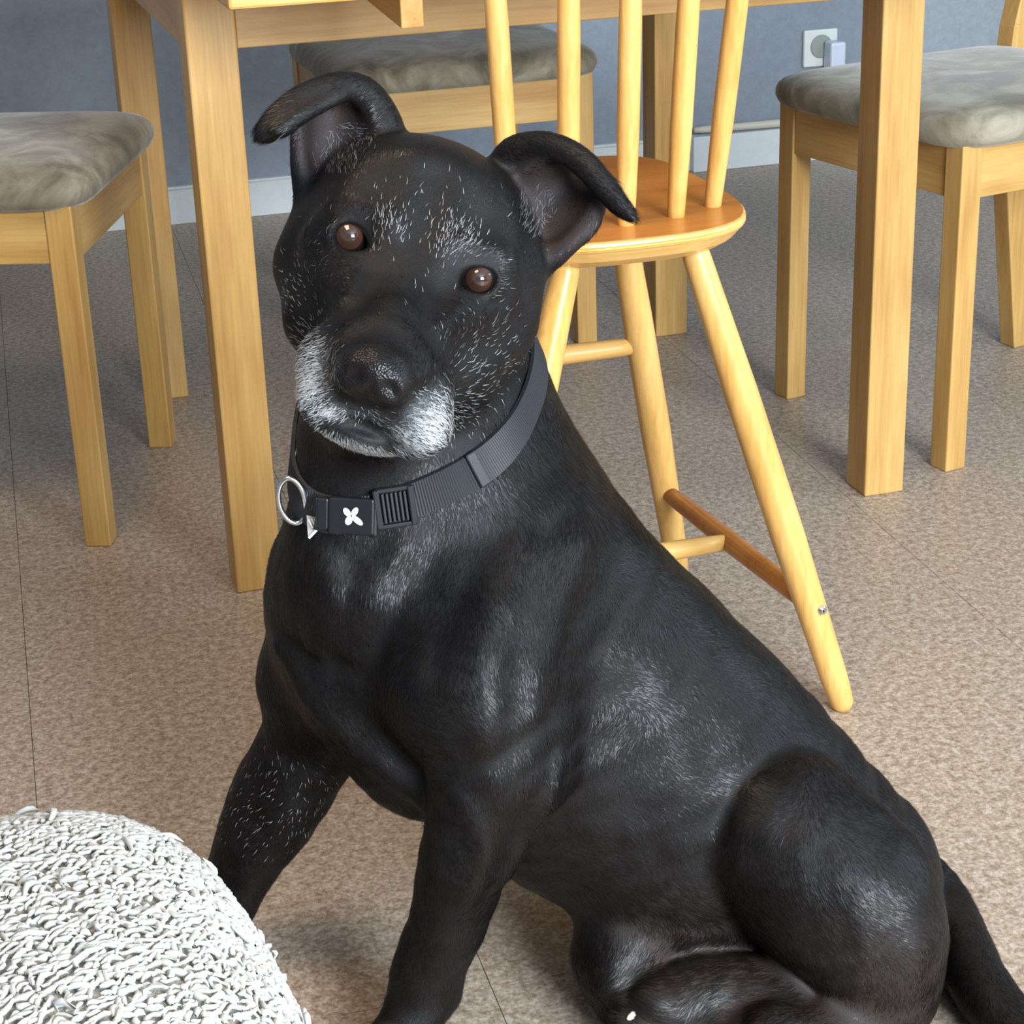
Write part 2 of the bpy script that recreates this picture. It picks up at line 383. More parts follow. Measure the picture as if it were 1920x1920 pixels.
def ell(u, v, t, axes, r_px, k=0.02, op='add', flow=None, depth=None):
    """axes: in-image angle (deg, clockwise) of the first axis; r_px = (r1, r2) pixels, depth = radius towards the camera in metres"""
    c = pt(u, v, t); an = math.radians(axes)
    e1 = RT*math.cos(an)-UP*math.sin(an); e2 = -RT*math.sin(an)-UP*math.cos(an)
    c = c.astype(np.float32); M = np.array([e1, e2, FWD], np.float32); r = np.array([pr(r_px[0], t), pr(r_px[1], t), depth if depth else pr(min(r_px), t)], np.float32)
    VOLS.append(Vol('ell', op, k, GRP[0], c=c, M=M, r=r, flow=flow if flow is not None else e2))
def surf(u, v, t0=1.2, t1=1.85):
    """distance of the skin built so far along one sight line"""
    t = np.linspace(t0, t1, 160); d = body_sdf(np.array([pt(u, v, x) for x in t]))
    i = np.argmax(d < 0)
    if d[i] >= 0: return t1
    return t[i-1]+(t[i]-t[i-1])*d[i-1]/(d[i-1]-d[i])
def ridge(pts, r, out=0.0, k=0.012, op='add'):
    """muscle edge or fold following the skin: (u, v) list"""
    n = len(pts); chain([(u, v, surf(u, v)+pr(r, 1.5)-out, r if 0 < i < n-1 else r*0.5) for i, (u, v) in enumerate(pts)], k, op)
def groove(pts, r, depth=0.002, k=0.012):
    chain([(u, v, surf(u, v)-pr(r, 1.4)+depth*(1 if 0 < i < len(pts)-1 else 0.3), r) for i, (u, v) in enumerate(pts)], k, 'sub')
def smin(a, b, k):
    h = np.maximum(k-np.abs(a-b), 0)/k; return np.minimum(a, b)-h*h*k*0.25
def img(dx, dy, dz=0.0): return RT*dx-UP*dy+FWD*dz
# torso
GROUND = 0.0012
def body_sdf(p):
    dg = {}; subs = []
    for vo in VOLS:
        if vo.op == 'sub': subs.append(vo); continue
        e = vo.dist(p); dg[vo.grp] = smin(dg[vo.grp], e, vo.k) if vo.grp in dg else e
    d = None
    for gname, k in GROUPS:
        if gname in dg: d = dg[gname] if d is None else smin(d, dg[gname], k)
    for vo in subs: d = -smin(-d, vo.dist(p), vo.k)
    return np.maximum(d, GROUND-p[:, 2])
chain([(835, 1020, 1.555, 225), (925, 1095, 1.575, 272), (1085, 1290, 1.62, 299), (1325, 1495, 1.665, 274), (1545, 1655, 1.69, 216)], 0.05)
chain([(1010, 1400, 1.60, 205), (1075, 1480, 1.615, 190), (1230, 1600, 1.625, 150)], 0.05)          # belly
chain([(700, 1130, 1.525, 178), (745, 1270, 1.535, 185), (805, 1375, 1.54, 158)], 0.045)             # brisket
chain([(635, 1090, 1.545, 118), (605, 1260, 1.60, 112)], 0.04)                                       # far shoulder
# neck
chain([(790, 590, 1.53, 185), (785, 800, 1.505, 222), (815, 1000, 1.53, 240)], 0.045)
chain([(680, 850, 1.45, 108), (665, 1060, 1.475, 120)], 0.035)                                        # throat
chain([(900, 770, 1.545, 138), (985, 935, 1.57, 132)], 0.04)                                         # crest of neck
# near shoulder and upper arm
chain([(985, 1010, 1.50, 105), (905, 1180, 1.458, 122), (855, 1290, 1.445, 115)], 0.05)
chain([(860, 1300, 1.445, 108), (930, 1400, 1.447, 92), (978, 1462, 1.462, 60)], 0.035)
chain([(920, 1100, 1.485, 90), (970, 1290, 1.468, 95), (1005, 1455, 1.475, 50)], 0.035)              # triceps
# near foreleg
chain([(905, 1460, 1.458, 94), (868, 1600, 1.485, 82), (836, 1700, 1.515, 66), (802, 1800, 1.545, 62), (792, 1860, 1.56, 64), (765, 1925, 1.56, 58), (735, 1965, 1.553, 58)], 0.018)
chain([(930, 1560, 1.49, 45), (890, 1690, 1.525, 42), (838, 1800, 1.56, 36), (834, 1860, 1.575, 30)], 0.02)
for du, dv in ((-52, 4), (-22, 26), (14, 36), (44, 30)):
    chain([(745+du*0.6, 1955+dv*0.5, 1.555, 30), (725+du, 1985+dv, 1.55, 26)], 0.008)
# far foreleg
chain([(605, 1290, 1.60, 108), (585, 1380, 1.625, 98), (510, 1520, 1.655, 86), (448, 1640, 1.68, 64), (405, 1730, 1.69, 56), (380, 1790, 1.675, 58), (335, 1830, 1.652, 56)], 0.022)
for du, dv in ((-30, -6), (-26, 12), (0, 24)):
    chain([(345+du*0.5, 1825+dv*0.5, 1.652, 30), (325+du, 1845+dv, 1.648, 25)], 0.008)
# far hind leg
chain([(1380, 1680, 1.63, 120), (1230, 1735, 1.625, 105), (1168, 1785, 1.605, 98), (1200, 1880, 1.59, 74), (1260, 1940, 1.57, 60)], 0.022)
# near hind leg
GRP[0] = 'thigh'
chain([(1470, 1568, 1.572, 166), (1540, 1640, 1.562, 176), (1612, 1715, 1.562, 162), (1655, 1830, 1.57, 112), (1662, 1900, 1.57, 64)], 0.009, n=12)
chain([(1655, 1890, 1.57, 58), (1590, 1940, 1.545, 58), (1450, 1935, 1.52, 56)], 0.02)
GRP[0] = 'foot'
chain([(1450, 1880, 1.565, 84), (1330, 1868, 1.572, 78), (1245, 1892, 1.562, 66)], 0.02)              # foot lying inwards
for du, dv in ((-40, -12), (-46, 18), (-30, 46), (4, 60)):
    chain([(1240+du*0.4, 1895+dv*0.6, 1.558, 30), (1222+du, 1902+dv, 1.558-dv*0.0004, 22)], 0.008)
# tail
GRP[0] = 'tail'
chain([(1700, 1640, 1.74, 70), (1775, 1690, 1.715, 46), (1808, 1780, 1.645, 58), (1838, 1850, 1.598, 58), (1905, 1935, 1.545, 52), (1990, 2010, 1.50, 44)], 0.012)
# head
GRP[0] = 'head'
EX, EY = (0.949, 0.314), (-0.314, 0.949)
def hp(a, b): return 776+a*EX[0]+b*EY[0], 483+a*EX[1]+b*EY[1]
def hd(a, b, t, r): u, v = hp(a, b); return (u, v, t, r)
ANG = math.degrees(math.atan2(EX[1], EX[0]))
u, v = hp(0, -60); ell(u, v, 1.475, ANG, (214, 166), 0.03, depth=0.098, flow=img(0, -1, 0.3))
chain([hd(-146, 75, 1.45, 92), hd(-120, 160, 1.415, 82)], 0.03, flow=img(-0.5, -0.6, 0.5))
chain([hd(150, 80, 1.45, 104), hd(125, 180, 1.415, 92)], 0.03, flow=img(0.5, -0.6, 0.5))
chain([hd(-90, -10, 1.42, 95), hd(90, -10, 1.42, 95)], 0.03, flow=img(0, -1))
chain([hd(-168, 0, 1.462, 60), hd(-170, 60, 1.46, 58)], 0.03, flow=img(-0.5, -0.6, 0.5)); chain([hd(170, -20, 1.465, 68), hd(174, 50, 1.462, 66)], 0.03, flow=img(0.5, -0.6, 0.5))
chain([hd(0, -40, 1.425, 85), hd(0, 60, 1.385, 72), hd(0, 155, 1.325, 72), hd(0, 205, 1.308, 68)], 0.028, flow=img(0, -1, 0.4))    # bridge
chain([hd(0, 110, 1.40, 124), hd(5, 250, 1.34, 116)], 0.028, flow=img(0, -1, 0.4))                               # muzzle
chain([hd(-72, 235, 1.328, 78), hd(-62, 292, 1.324, 68)], 0.014, flow=img(-1, 0.35))                                # flews
chain([hd(76, 240, 1.328, 80), hd(100, 292, 1.324, 70)], 0.014, flow=img(1, 0.6))
u, v = hp(12, 350); ell(u, v, 1.340, ANG, (78, 27), 0.005, depth=0.034, flow=img(0, 1))
chain([hd(5, 290, 1.41, 110), hd(10, 340, 1.45, 95)], 0.03)                                                       # lower jaw
chain([hd(-55, -72, 1.392, 48), hd(-100, -60, 1.40, 40)], 0.02, flow=img(0.2, -1)); chain([hd(55, -72, 1.392, 48), hd(100, -60, 1.40, 40)], 0.02, flow=img(-0.2, -1))   # brows
# nose leather
u, v = hp(0, 226); ell(u, v, 1.284, ANG, (73, 60), 0.012, depth=0.027)
chain([hd(-38, 244, 1.272, 34)], 0.008); chain([hd(38, 244, 1.272, 34)], 0.008)
# ears
def sheet(q, depth_f, th, k=0.008, n=46):
    """patch through 4 photo corners (base inner, base outer, tip outer, tip inner)"""
    pts, ths = [], []
    for i in range(n+1):
        for j in range(n+1):
            s, r = i/n, j/n
            u = (1-r)*((1-s)*q[0][0]+s*q[1][0])+r*((1-s)*q[3][0]+s*q[2][0]); v = (1-r)*((1-s)*q[0][1]+s*q[1][1])+r*((1-s)*q[3][1]+s*q[2][1])
            t = (1-r)*((1-s)*q[0][2]+s*q[1][2])+r*((1-s)*q[3][2]+s*q[2][2])
            pts.append(pt(u, v, t+depth_f(s, r))); ths.append(th)
    kd = KDTree(len(pts))
    for i, p in enumerate(pts): kd.insert(p, i)
    kd.balance(); P = np.array(pts); c = P.mean(0)
    VOLS.append(Vol('sheet', 'add', k, GRP[0], flow=img(0, -1), kd=kd, th=np.array(ths, np.float32), cen=c, rad=float(np.sqrt(((P-c)**2).sum(1)).max())))
bowl = lambda s, r: 0.022*(1-(2*s-1)**2)*(0.6+0.4*r)
sheet([(722, 285, 1.455), (562, 352, 1.455), (556, 205, 1.445), (700, 190, 1.445)], bowl, 0.0035)
chain([(735, 285, 1.468, 36), (718, 222, 1.458, 33), (682, 172, 1.447, 30), (628, 163, 1.437, 28), (570, 185, 1.430, 28), (525, 222, 1.426, 29), (500, 246, 1.424, 24)], 0.006, flow=img(-1, 0.4))
chain([(640, 180, 1.430, 12), (575, 212, 1.420, 15), (530, 244, 1.416, 15)], 0.008, flow=img(-1, 0.4))
chain([(560, 225, 1.452, 11), (560, 300, 1.452, 14), (578, 372, 1.452, 24)], 0.008)
sheet([(965, 330, 1.465), (1045, 485, 1.465), (1128, 365, 1.455), (1035, 290, 1.452)], bowl, 0.0035)
chain([(938, 320, 1.478, 32), (962, 286, 1.468, 30), (1005, 272, 1.457, 27), (1055, 281, 1.447, 26), (1098, 310, 1.44, 26), (1132, 350, 1.436, 24), (1160, 383, 1.434, 21), (1180, 402, 1.433, 15)], 0.006, flow=img(1, 0.6))
chain([(1130, 368, 1.458, 10), (1110, 425, 1.46, 14), (1064, 462, 1.463, 18), (1012, 495, 1.472, 28)], 0.008)
chain([(1110, 315, 1.47, 16), (1146, 345, 1.475, 14)], 0.008)
# bone and muscle of the face
for s_ in (-1, 1):
    ridge([hp(s_*40, -48), hp(s_*82, -66), hp(s_*138, -52), hp(s_*172, -12)], 26, 0.006, 0.018)      # brow arch
    ridge([hp(s_*185, 30), hp(s_*150, 62), hp(s_*105, 80), hp(s_*80, 110)], 30, 0.005, 0.02)         # cheek bone
    ridge([hp(s_*52, 95), hp(s_*60, 150), hp(s_*70, 200)], 26, 0.004, 0.018)                         # muzzle flank
for s_ in (-1, 1):
    groove([hp(s_*70, 22), hp(s_*76, 60), hp(s_*88, 100)], 34, 0.0028, 0.02)
    groove([hp(s_*105, -130), hp(s_*125, -100), hp(s_*140, -80)], 60, 0.0012, 0.03)
groove([hp(0, 20), hp(0, -40), hp(0, -110), hp(0, -170)], 34, 0.0024, 0.026)
# eyes: lid swelling, then an almond opening
EYES = [[(655, 443), 0], [(897, 523), 0]]
for E_ in EYES:
    (u, v) = E_[0]; t = surf(u, v); E_[1] = t
    chain([(u, v, t+0.0105, 44)], 0.010)
    an = math.radians(ANG+(10 if u < 700 else -16)); lid = []
    for q_ in range(13):                                   # rolled edge of the lids, the upper one heavier
        a_ = 2*math.pi*q_/12; x_, y_ = 40*math.cos(a_), 31*math.sin(a_)
        lid.append((u+x_*math.cos(an)-y_*math.sin(an), v+x_*math.sin(an)+y_*math.cos(an), t-0.0020+0.0028*abs(math.cos(a_)), 9 if y_ > 0 else 11.5))
    chain(lid, 0.004)
for (u, v), t in EYES:
    ell(u+0.5, v+1.5, t-0.006, ANG+(10 if u < 700 else -16), (34, 25.5), 0.0025, 'sub', depth=0.022)
for u, v, u2, v2 in ((672, 452, 690, 468), (878, 530, 862, 537)):
    chain([(u, v, surf(u, v)-0.001, 12), (u2, v2, surf(u2, v2)+0.0005, 5)], 0.003, 'sub')
NOSTR = [(-36, 246), (35, 248)]
for a, b_ in NOSTR:
    s_ = 1 if a > 0 else -1; u, v = hp(a, b_); t = surf(u, v); u2, v2 = hp(a+s_*14, b_+10)
    chain([(u, v, t, 14), (u2, v2, surf(u2, v2)+0.001, 8)], 0.004, 'sub')
u, v = hp(0, 282); chain([hd(0, 258, surf(*hp(0, 258)), 4), hd(0, 282, surf(u, v), 4), hd(4, 312, surf(*hp(4, 312)), 4)], 0.004, 'sub')
# mouth slit between the flews and the chin
chain([hd(a, b_, surf(*hp(a, b_))-0.001, r) for a, b_, r in ((-72, 346, 6), (-35, 337, 9), (12, 332, 11), (58, 338, 9), (95, 350, 6))], 0.005, 'sub')
# folds and muscle edges of the near side
GRP[0] = 'body'
ridge([(540, 1215), (600, 1315), (690, 1400), (800, 1490)], 24, 0.005, 0.02)
ridge([(600, 1040), (632, 1120), (600, 1200)], 22, 0.004, 0.02)
ridge([(760, 1010), (700, 1110), (670, 1210)], 24, 0.004, 0.022)
ridge([(985, 1040), (930, 1150), (900, 1250), (905, 1350)], 28, 0.004, 0.025)
ridge([(1075, 1010), (1010, 1180), (985, 1320)], 26, 0.003, 0.025)
ridge([(1045, 1420), (1028, 1490), (975, 1570), (950, 1640)], 13, 0.004, 0.012)
ridge([(870, 1500), (900, 1580), (880, 1680)], 18, 0.003, 0.016)
def grow(h=0.002, B=8):
    lo = np.array([-0.30, -1.24, -0.01]); hi = np.array([0.68, -0.55, 0.79])
    nb = np.ceil((hi-lo)/(h*B)).astype(int); n = nb*B
    bc = np.stack(np.meshgrid(*[np.arange(k) for k in nb], indexing='ij'), -1).reshape(-1, 3)
    cen = lo+(bc+0.5-0.5/B)*h*B
    half = h*B*0.87
    big = np.full(len(cen), 1.0, np.float32); pd = []
    for vo in VOLS:
        if vo.kind == 'sheet':
            e = vo.dist(cen).astype(np.float32)
        else: e = vo.dist(cen).astype(np.float32)
        pd.append(e)
        if vo.op == 'add': big = smin(big, e, vo.k)
    act = np.where((np.abs(big) < half+0.006) | ((big < half) & np.any([(np.abs(e) < half+0.01) for e, vo in zip(pd, VOLS) if vo.op == 'sub'], axis=0)) | ((big < half) & (np.abs(cen[:, 2]-GROUND) < half)))[0]
    grid = np.where(big < 0, -1.0, 1.0).astype(np.float32)
    G3 = np.repeat(np.repeat(np.repeat(grid.reshape(nb), B, 0), B, 1), B, 2)
    loc = np.stack(np.meshgrid(*[np.arange(B)]*3, indexing='ij'), -1).reshape(-1, 3)
    base = lo+bc[act]*h*B
    P = (base[:, None, :]+loc[None]*h).astype(np.float32)
    dg = {gname: np.full((len(act), B**3), 0.3, np.float32) for gname, _ in GROUPS}
    for vo, e0 in zip(VOLS, pd):
        if vo.op != 'add': continue
        m = np.where(e0[act] < big[act]+2*half+vo.k+0.010)[0]
        if not len(m): continue
        e = vo.dist(P[m].reshape(-1, 3)).astype(np.float32).reshape(len(m), -1)
        dg[vo.grp][m] = smin(dg[vo.grp][m], e, vo.k)
    d = dg['body']
    for gname, k in GROUPS[1:]: d = smin(d, dg[gname], k)
    for vo, e0 in zip(VOLS, pd):
        if vo.op == 'add': continue
        m = np.where(e0[act] < half+0.01+vo.k)[0]
        if len(m): d[m] = -smin(-d[m], vo.dist(P[m].reshape(-1, 3)).astype(np.float32).reshape(len(m), -1), vo.k)
    d = np.maximum(d, GROUND-P[:, :, 2])
    ii = bc[act][:, None, :]*B+loc[None]
    G3[ii[..., 0], ii[..., 1], ii[..., 2]] = d
    # surface nets
    S = G3 < 0
    cells = np.zeros(tuple(np.array(G3.shape)-1), np.uint8)
    for dx in (0, 1):
        for dy in (0, 1):
            for dz in (0, 1): cells += S[dx:S.shape[0]-1+dx, dy:S.shape[1]-1+dy, dz:S.shape[2]-1+dz]
    ci = np.argwhere((cells > 0) & (cells < 8)); idx = np.full(cells.shape, -1, np.int32); idx[tuple(ci.T)] = np.arange(len(ci))
    acc = np.zeros((len(ci), 3)); num = np.zeros(len(ci))
    cor = [(x, y, z) for x in (0, 1) for y in (0, 1) for z in (0, 1)]
    val = {c: G3[ci[:, 0]+c[0], ci[:, 1]+c[1], ci[:, 2]+c[2]] for c in cor}
    for a in cor:
        for ax in range(3):
            if a[ax]: continue
            b = list(a); b[ax] = 1; b = tuple(b); va, vb = val[a], val[b]; x = (va < 0) != (vb < 0)
            t = np.where(x, va/np.where(va == vb, 1, va-vb), 0); q = np.tile(np.array(a, float), (len(ci), 1)); q[:, ax] += t
            acc[x] += q[x]; num[x] += 1
    V = lo+(ci+acc/num[:, None])*h
    F = []
    for ax in range(3):
        o = [1, 2, 0][ax], [2, 0, 1][ax]
        sl0 = [slice(1, -1)]*3; sl1 = [slice(1, -1)]*3; sl0[ax] = slice(0, S.shape[ax]-1); sl1[ax] = slice(1, S.shape[ax])
        A, Bq = S[tuple(sl0)], S[tuple(sl1)]; e = np.argwhere(A != Bq); off = np.ones(3, int); off[ax] = 0; e = e+off
        u = np.zeros(3, int); u[o[0]] = 1; w = np.zeros(3, int); w[o[1]] = 1
        q = np.stack([idx[tuple((e-u-w).T)], idx[tuple((e-w).T)], idx[tuple(e.T)], idx[tuple((e-u).T)]], 1)
        flip = ~S[tuple(e.T)]; q[flip] = q[flip][:, ::-1]; F.append(q)
    F = np.concatenate(F); F = F[(F >= 0).all(1)]
    return V, F
import time as _t; _t0 = _t.time()
DV, DF = grow(H_SKIN)
# keep only the largest connected body; relax slightly
E2 = np.concatenate([DF[:, [0, 1]], DF[:, [1, 2]], DF[:, [2, 3]], DF[:, [3, 0]]])
def relax(V, w):
    s = np.zeros_like(V); c = np.zeros(len(V)); np.add.at(s, E2[:, 0], V[E2[:, 1]]); np.add.at(c, E2[:, 0], 1)
    np.add.at(s, E2[:, 1], V[E2[:, 0]]); np.add.at(c, E2[:, 1], 1)
    return V+w*(s/np.maximum(c, 1)[:, None]-V)
for _ in range(3): DV = relax(DV, 0.5)
def waves(P, lam, n, seed):
    r_ = np.random.default_rng(seed); k = r_.normal(size=(n, 3)); k /= np.linalg.norm(k, axis=1)[:, None]; k *= 2*math.pi/lam*r_.uniform(0.6, 1.5, (n, 1))
    return np.sin(P@k.T+r_.uniform(0, 6.28, n)).mean(1)*math.sqrt(2*n)/1.4
# vertex normals
fn = np.cross(DV[DF[:, 2]]-DV[DF[:, 0]], DV[DF[:, 3]]-DV[DF[:, 1]])
DN = np.zeros_like(DV)
for c in range(4): np.add.at(DN, DF[:, c], fn)
DN /= np.linalg.norm(DN, axis=1)[:, None]+1e-12
_bm = np.clip((np.hypot((960+FPX*((DV-CAM)@RT)/((DV-CAM)@FWD))-790, (960-FPX*((DV-CAM)@UP)/((DV-CAM)@FWD))-500)-420)/120, 0, 1)
DV = DV+DN*((waves(DV, 0.085, 9, 3)*0.0011+waves(DV, 0.035, 9, 4)*0.0004)*_bm)[:, None]; DV[:, 2] = np.maximum(DV[:, 2], GROUND*0.8)
fn = np.cross(DV[DF[:, 2]]-DV[DF[:, 0]], DV[DF[:, 3]]-DV[DF[:, 1]]); DN = np.zeros_like(DV)
for c in range(4): np.add.at(DN, DF[:, c], fn)
DN /= np.linalg.norm(DN, axis=1)[:, None]+1e-12
print('skin', len(DV), len(DF), round(_t.time()-_t0, 1))
# ---- coat colouring: greying of the old dog's muzzle, brows and cheeks, bare nose and lips, thin skin inside the ears
def blob(P, c, r, soft): return np.clip(1-(np.linalg.norm(P-c, axis=1)-r)/soft, 0, 1)
def hpt(a, b, t): return pt(*hp(a, b), t)
A_WHITE = np.zeros(len(DV)); A_NOSE = np.zeros(len(DV)); A_EAR = np.zeros(len(DV)); A_LIP = np.zeros(len(DV)); A_BROWN = np.zeros(len(DV))
# head coordinates of every vertex, measured across the face
rel = DV-CAM; dz = rel@FWD; UU = 960+FPX*(rel@RT)/dz; VV = 960-FPX*(rel@UP)/dz
FA = (UU-776)*EX[0]+(VV-483)*EX[1]; FB = (UU-776)*EY[0]+(VV-483)*EY[1]
near_face = (dz < 1.40) & (np.abs(FA) < 260) & (FB > -160) & (FB < 400)
def g(a, b, sa, sb): return np.exp(-((FA-a)/sa)**2-((FB-b)/sb)**2)
w = np.maximum.reduce([g(-112, 282, 40, 66), g(122, 300, 36, 62), 0.85*g(-62, 326, 46, 20), 0.85*g(92, 330, 36, 26), 0.26*g(165, 262, 34, 56), 0.18*g(0, 305, 60, 24)])
w = np.where(near_face & (dz < 1.375), w, 0)
chin = np.exp(-((FA-8)/84)**4-((FB-366)/12)**2)*(dz < 1.37); w = np.maximum(w, 1.15*chin)
A_WHITE = np.clip(w*1.15-0.06, 0, 1)
nose = np.exp(-(((FA)/74)**4+((FB-232)/66)**4)*1.2)*(dz < 1.33); A_NOSE = np.clip(nose*1.8-0.5, 0, 1)
A_WHITE *= 1-A_NOSE
lip = np.exp(-((FA-10)/74)**4-((FB-345)/17)**2)*(dz < 1.37); A_LIP = np.clip(lip*1.6-0.4, 0, 1)
A_WHITE *= 1-A_LIP
for c, r in ((pt(625, 255, 1.465), 0.034), (pt(1050, 385, 1.472), 0.036)):
    A_EAR = np.maximum(A_EAR, blob(DV, c, r, 0.012)*np.clip((-(DN@FWD)-0.15)*3, 0, 1))
A_BROWN = np.maximum(blob(DV, pt(1300, 1880, 1.54), 0.05, 0.05), blob(DV, pt(1640, 1880, 1.53), 0.04, 0.07)*0.8)
def coat():
    m, N, L, B = mat('black_coat')
    def at_(n): a = N.new('ShaderNodeAttribute'); a.attribute_name = n; return a.outputs['Fac']
    geo = N.new('ShaderNodeNewGeometry')
    n1 = noise(N, L, geo.outputs['Position'], 900, 3, 0.7); n2 = noise(N, L, geo.outputs['Position'], 26, 3, 0.6)
    r = ramp(N, [(0.35, (0.003, 0.0028, 0.0028, 1)), (0.7, (0.008, 0.007, 0.0068, 1))]); L.new(n2.outputs['Fac'], r.inputs['Fac'])
    def mix(fac, a, b, nm=None):
        x = N.new('ShaderNodeMix'); x.data_type = 'RGBA'; L.new(fac, x.inputs['Factor'])
        L.new(a, x.inputs[6]) if not isinstance(a, tuple) else setattr(x.inputs[6], 'default_value', a)
        L.new(b, x.inputs[7]) if not isinstance(b, tuple) else setattr(x.inputs[7], 'default_value', b); return x.outputs[2]
    rw = ramp(N, [(0.38, (0.03, 0.032, 0.034, 1)), (0.62, (0.24, 0.26, 0.27, 1))]); L.new(n1.outputs['Fac'], rw.inputs['Fac'])
    c = mix(at_('grey'), r.outputs['Color'], rw.outputs['Color'])
    c = mix(at_('ear'), c, (0.022, 0.016, 0.015, 1)); c = mix(at_('tan'), c, (0.03, 0.022, 0.018, 1))
    c = mix(at_('nose'), c, (0.007, 0.006, 0.006, 1)); c = mix(at_('lip'), c, (0.014, 0.013, 0.014, 1))
    L.new(c, B.inputs['Base Color'])
    rr = N.new('ShaderNodeMix'); rr.data_type = 'FLOAT'; rr.inputs[2].default_value = 0.55; rr.inputs[3].default_value = 0.27; L.new(at_('nose'), rr.inputs[0]); L.new(rr.outputs[0], B.inputs['Roughness'])
    B.inputs['Specular IOR Level'].default_value = 0.25
    vo = N.new('ShaderNodeTexVoronoi'); vo.inputs['Scale'].default_value = 700; L.new(geo.outputs['Position'], vo.inputs['Vector'])
    hm = N.new('ShaderNodeMix'); hm.data_type = 'FLOAT'; L.new(at_('nose'), hm.inputs[0]); L.new(n1.outputs['Fac'], hm.inputs[2]); L.new(vo.outputs['Distance'], hm.inputs[3])
    bump(N, L, B, hm.outputs[0], 0.35, 0.0012)
    return m
COAT = coat()
dog = thing('dog', 'black short haired dog with greying muzzle sitting on the vinyl floor', 'dog', (0.12, -0.92, 0))
OFF = np.array([0.12, -0.92, 0])
me = bpy.data.meshes.new('body')
me.vertices.add(len(DV)); me.vertices.foreach_set('co', (DV-OFF).astype(np.float32).ravel())
me.loops.add(len(DF)*4); me.loops.foreach_set('vertex_index', DF.astype(np.int32).ravel())
me.polygons.add(len(DF)); me.polygons.foreach_set('loop_start', np.arange(0, len(DF)*4, 4, dtype=np.int32))
me.update(calc_edges=True); me.validate()
for nm, arr in (('grey', A_WHITE), ('nose', A_NOSE), ('ear', A_EAR), ('lip', A_LIP), ('tan', A_BROWN)):
    at = me.attributes.new(nm, 'FLOAT', 'POINT'); at.data.foreach_set('value', arr.astype(np.float32))
me.shade_smooth()
body = link('body', me, COAT, dog)
# eyes
def eye_mat():
    m, N, L, B = mat('dog_eye'); v = coords(N, L)          # local -Z... the pupil looks along local +Z
    sep = N.new('ShaderNodeSeparateXYZ'); L.new(v, sep.inputs[0])
    x2 = N.new('ShaderNodeMath'); x2.operation = 'MULTIPLY'; L.new(sep.outputs[0], x2.inputs[0]); L.new(sep.outputs[0], x2.inputs[1])
    y2 = N.new('ShaderNodeMath'); y2.operation = 'MULTIPLY'; L.new(sep.outputs[1], y2.inputs[0]); L.new(sep.outputs[1], y2.inputs[1])
    ad = N.new('ShaderNodeMath'); ad.operation = 'ADD'; L.new(x2.outputs[0], ad.inputs[0]); L.new(y2.outputs[0], ad.inputs[1])
    sq = N.new('ShaderNodeMath'); sq.operation = 'SQRT'; L.new(ad.outputs[0], sq.inputs[0])
    mu = N.new('ShaderNodeMath'); mu.operation = 'MULTIPLY'; mu.inputs[1].default_value = 94.0; L.new(sq.outputs[0], mu.inputs[0])
    r = ramp(N, [(0.0, (0.03, 0.02, 0.018, 1)), (0.30, (0.04, 0.024, 0.02, 1)), (0.44, (0.036, 0.017, 0.011, 1)), (0.80, (0.05, 0.021, 0.012, 1)), (0.90, (0.01, 0.006, 0.005, 1)), (1.0, (0.012, 0.008, 0.007, 1))])
    L.new(mu.outputs[0], r.inputs['Fac']); L.new(r.outputs['Color'], B.inputs['Base Color'])
    B.inputs['Roughness'].default_value = 0.06; B.inputs['Coat Weight'].default_value = 1.0; B.inputs['Coat Roughness'].default_value = 0.02
    return m
EYEM = eye_mat()
for (u, v), t in EYES:
    R_ = 0.0155
    b = bmesh.new(); bmesh.ops.create_uvsphere(b, u_segments=40, v_segments=24, radius=R_)
    for q in b.verts:                                     # corneal bulge
        rr = math.hypot(q.co.x, q.co.y)
        if q.co.z > 0 and rr < 0.0085: q.co.z += 0.0018*(1-(rr/0.0085)**2)
    o = bm_obj('eye', b, EYEM, dog, True)
    c = pt(u+1, v, t+0.0138); look = Vector(CAM-c).normalized()
    o.rotation_euler = look.to_track_quat('Z', 'Y').to_euler(); o.location = Vector(c-OFF)
# claws
b0 = None
for (u, v, t, du, dv) in [(1183, 1905, 1.545, -14, 10), (1180, 1935, 1.532, -14, 10), (1196, 1962, 1.525, -10, 12)]:
    b = bmesh.new(); p = Vector(pt(u+12, v-6, t+0.004)-OFF); q = Vector(pt(u+du*0.5, v+dv*0.6, t-0.004)-OFF)
    turned(b, p, q, [(0, 0.0042), (0.5, 0.0036), (0.85, 0.0022), (1, 0.0008)], 10); o = bm_obj('claw', b, plain('pale_claw', lin(226, 214, 190), 0.4), dog, True)
# ------------------------------------------------------------------ collar
def neck_sdf(p):
    d = None
    for vo in VOLS:
        if vo.op == 'sub' or vo.grp != 'body': continue
        e = vo.dist(p); d = e if d is None else smin(d, e, vo.k)
    return d
def neck_t(u, v):
    t = np.linspace(1.25, 1.7, 200); d = neck_sdf(np.array([pt(u, v, x) for x in t])); i = np.argmax(d < 0); return t[i]
cp = [pt(u, v, neck_t(u, v)) for u, v in ((690, 958), (968, 790), (566, 930))]
cn = np.cross(cp[1]-cp[0], cp[2]-cp[0]); cn /= np.linalg.norm(cn); cn = cn if cn[2] > 0 else -cn
cc = pt(785, 850, 1.505); cc = cc-cn*((cc-cp[0])@cn)
ca = cp[0]-cc; ca /= np.linalg.norm(ca); cb = np.cross(cn, ca)
NA = 260; TH = np.linspace(0, 2*math.pi, NA, endpoint=False); HW = 0.0112
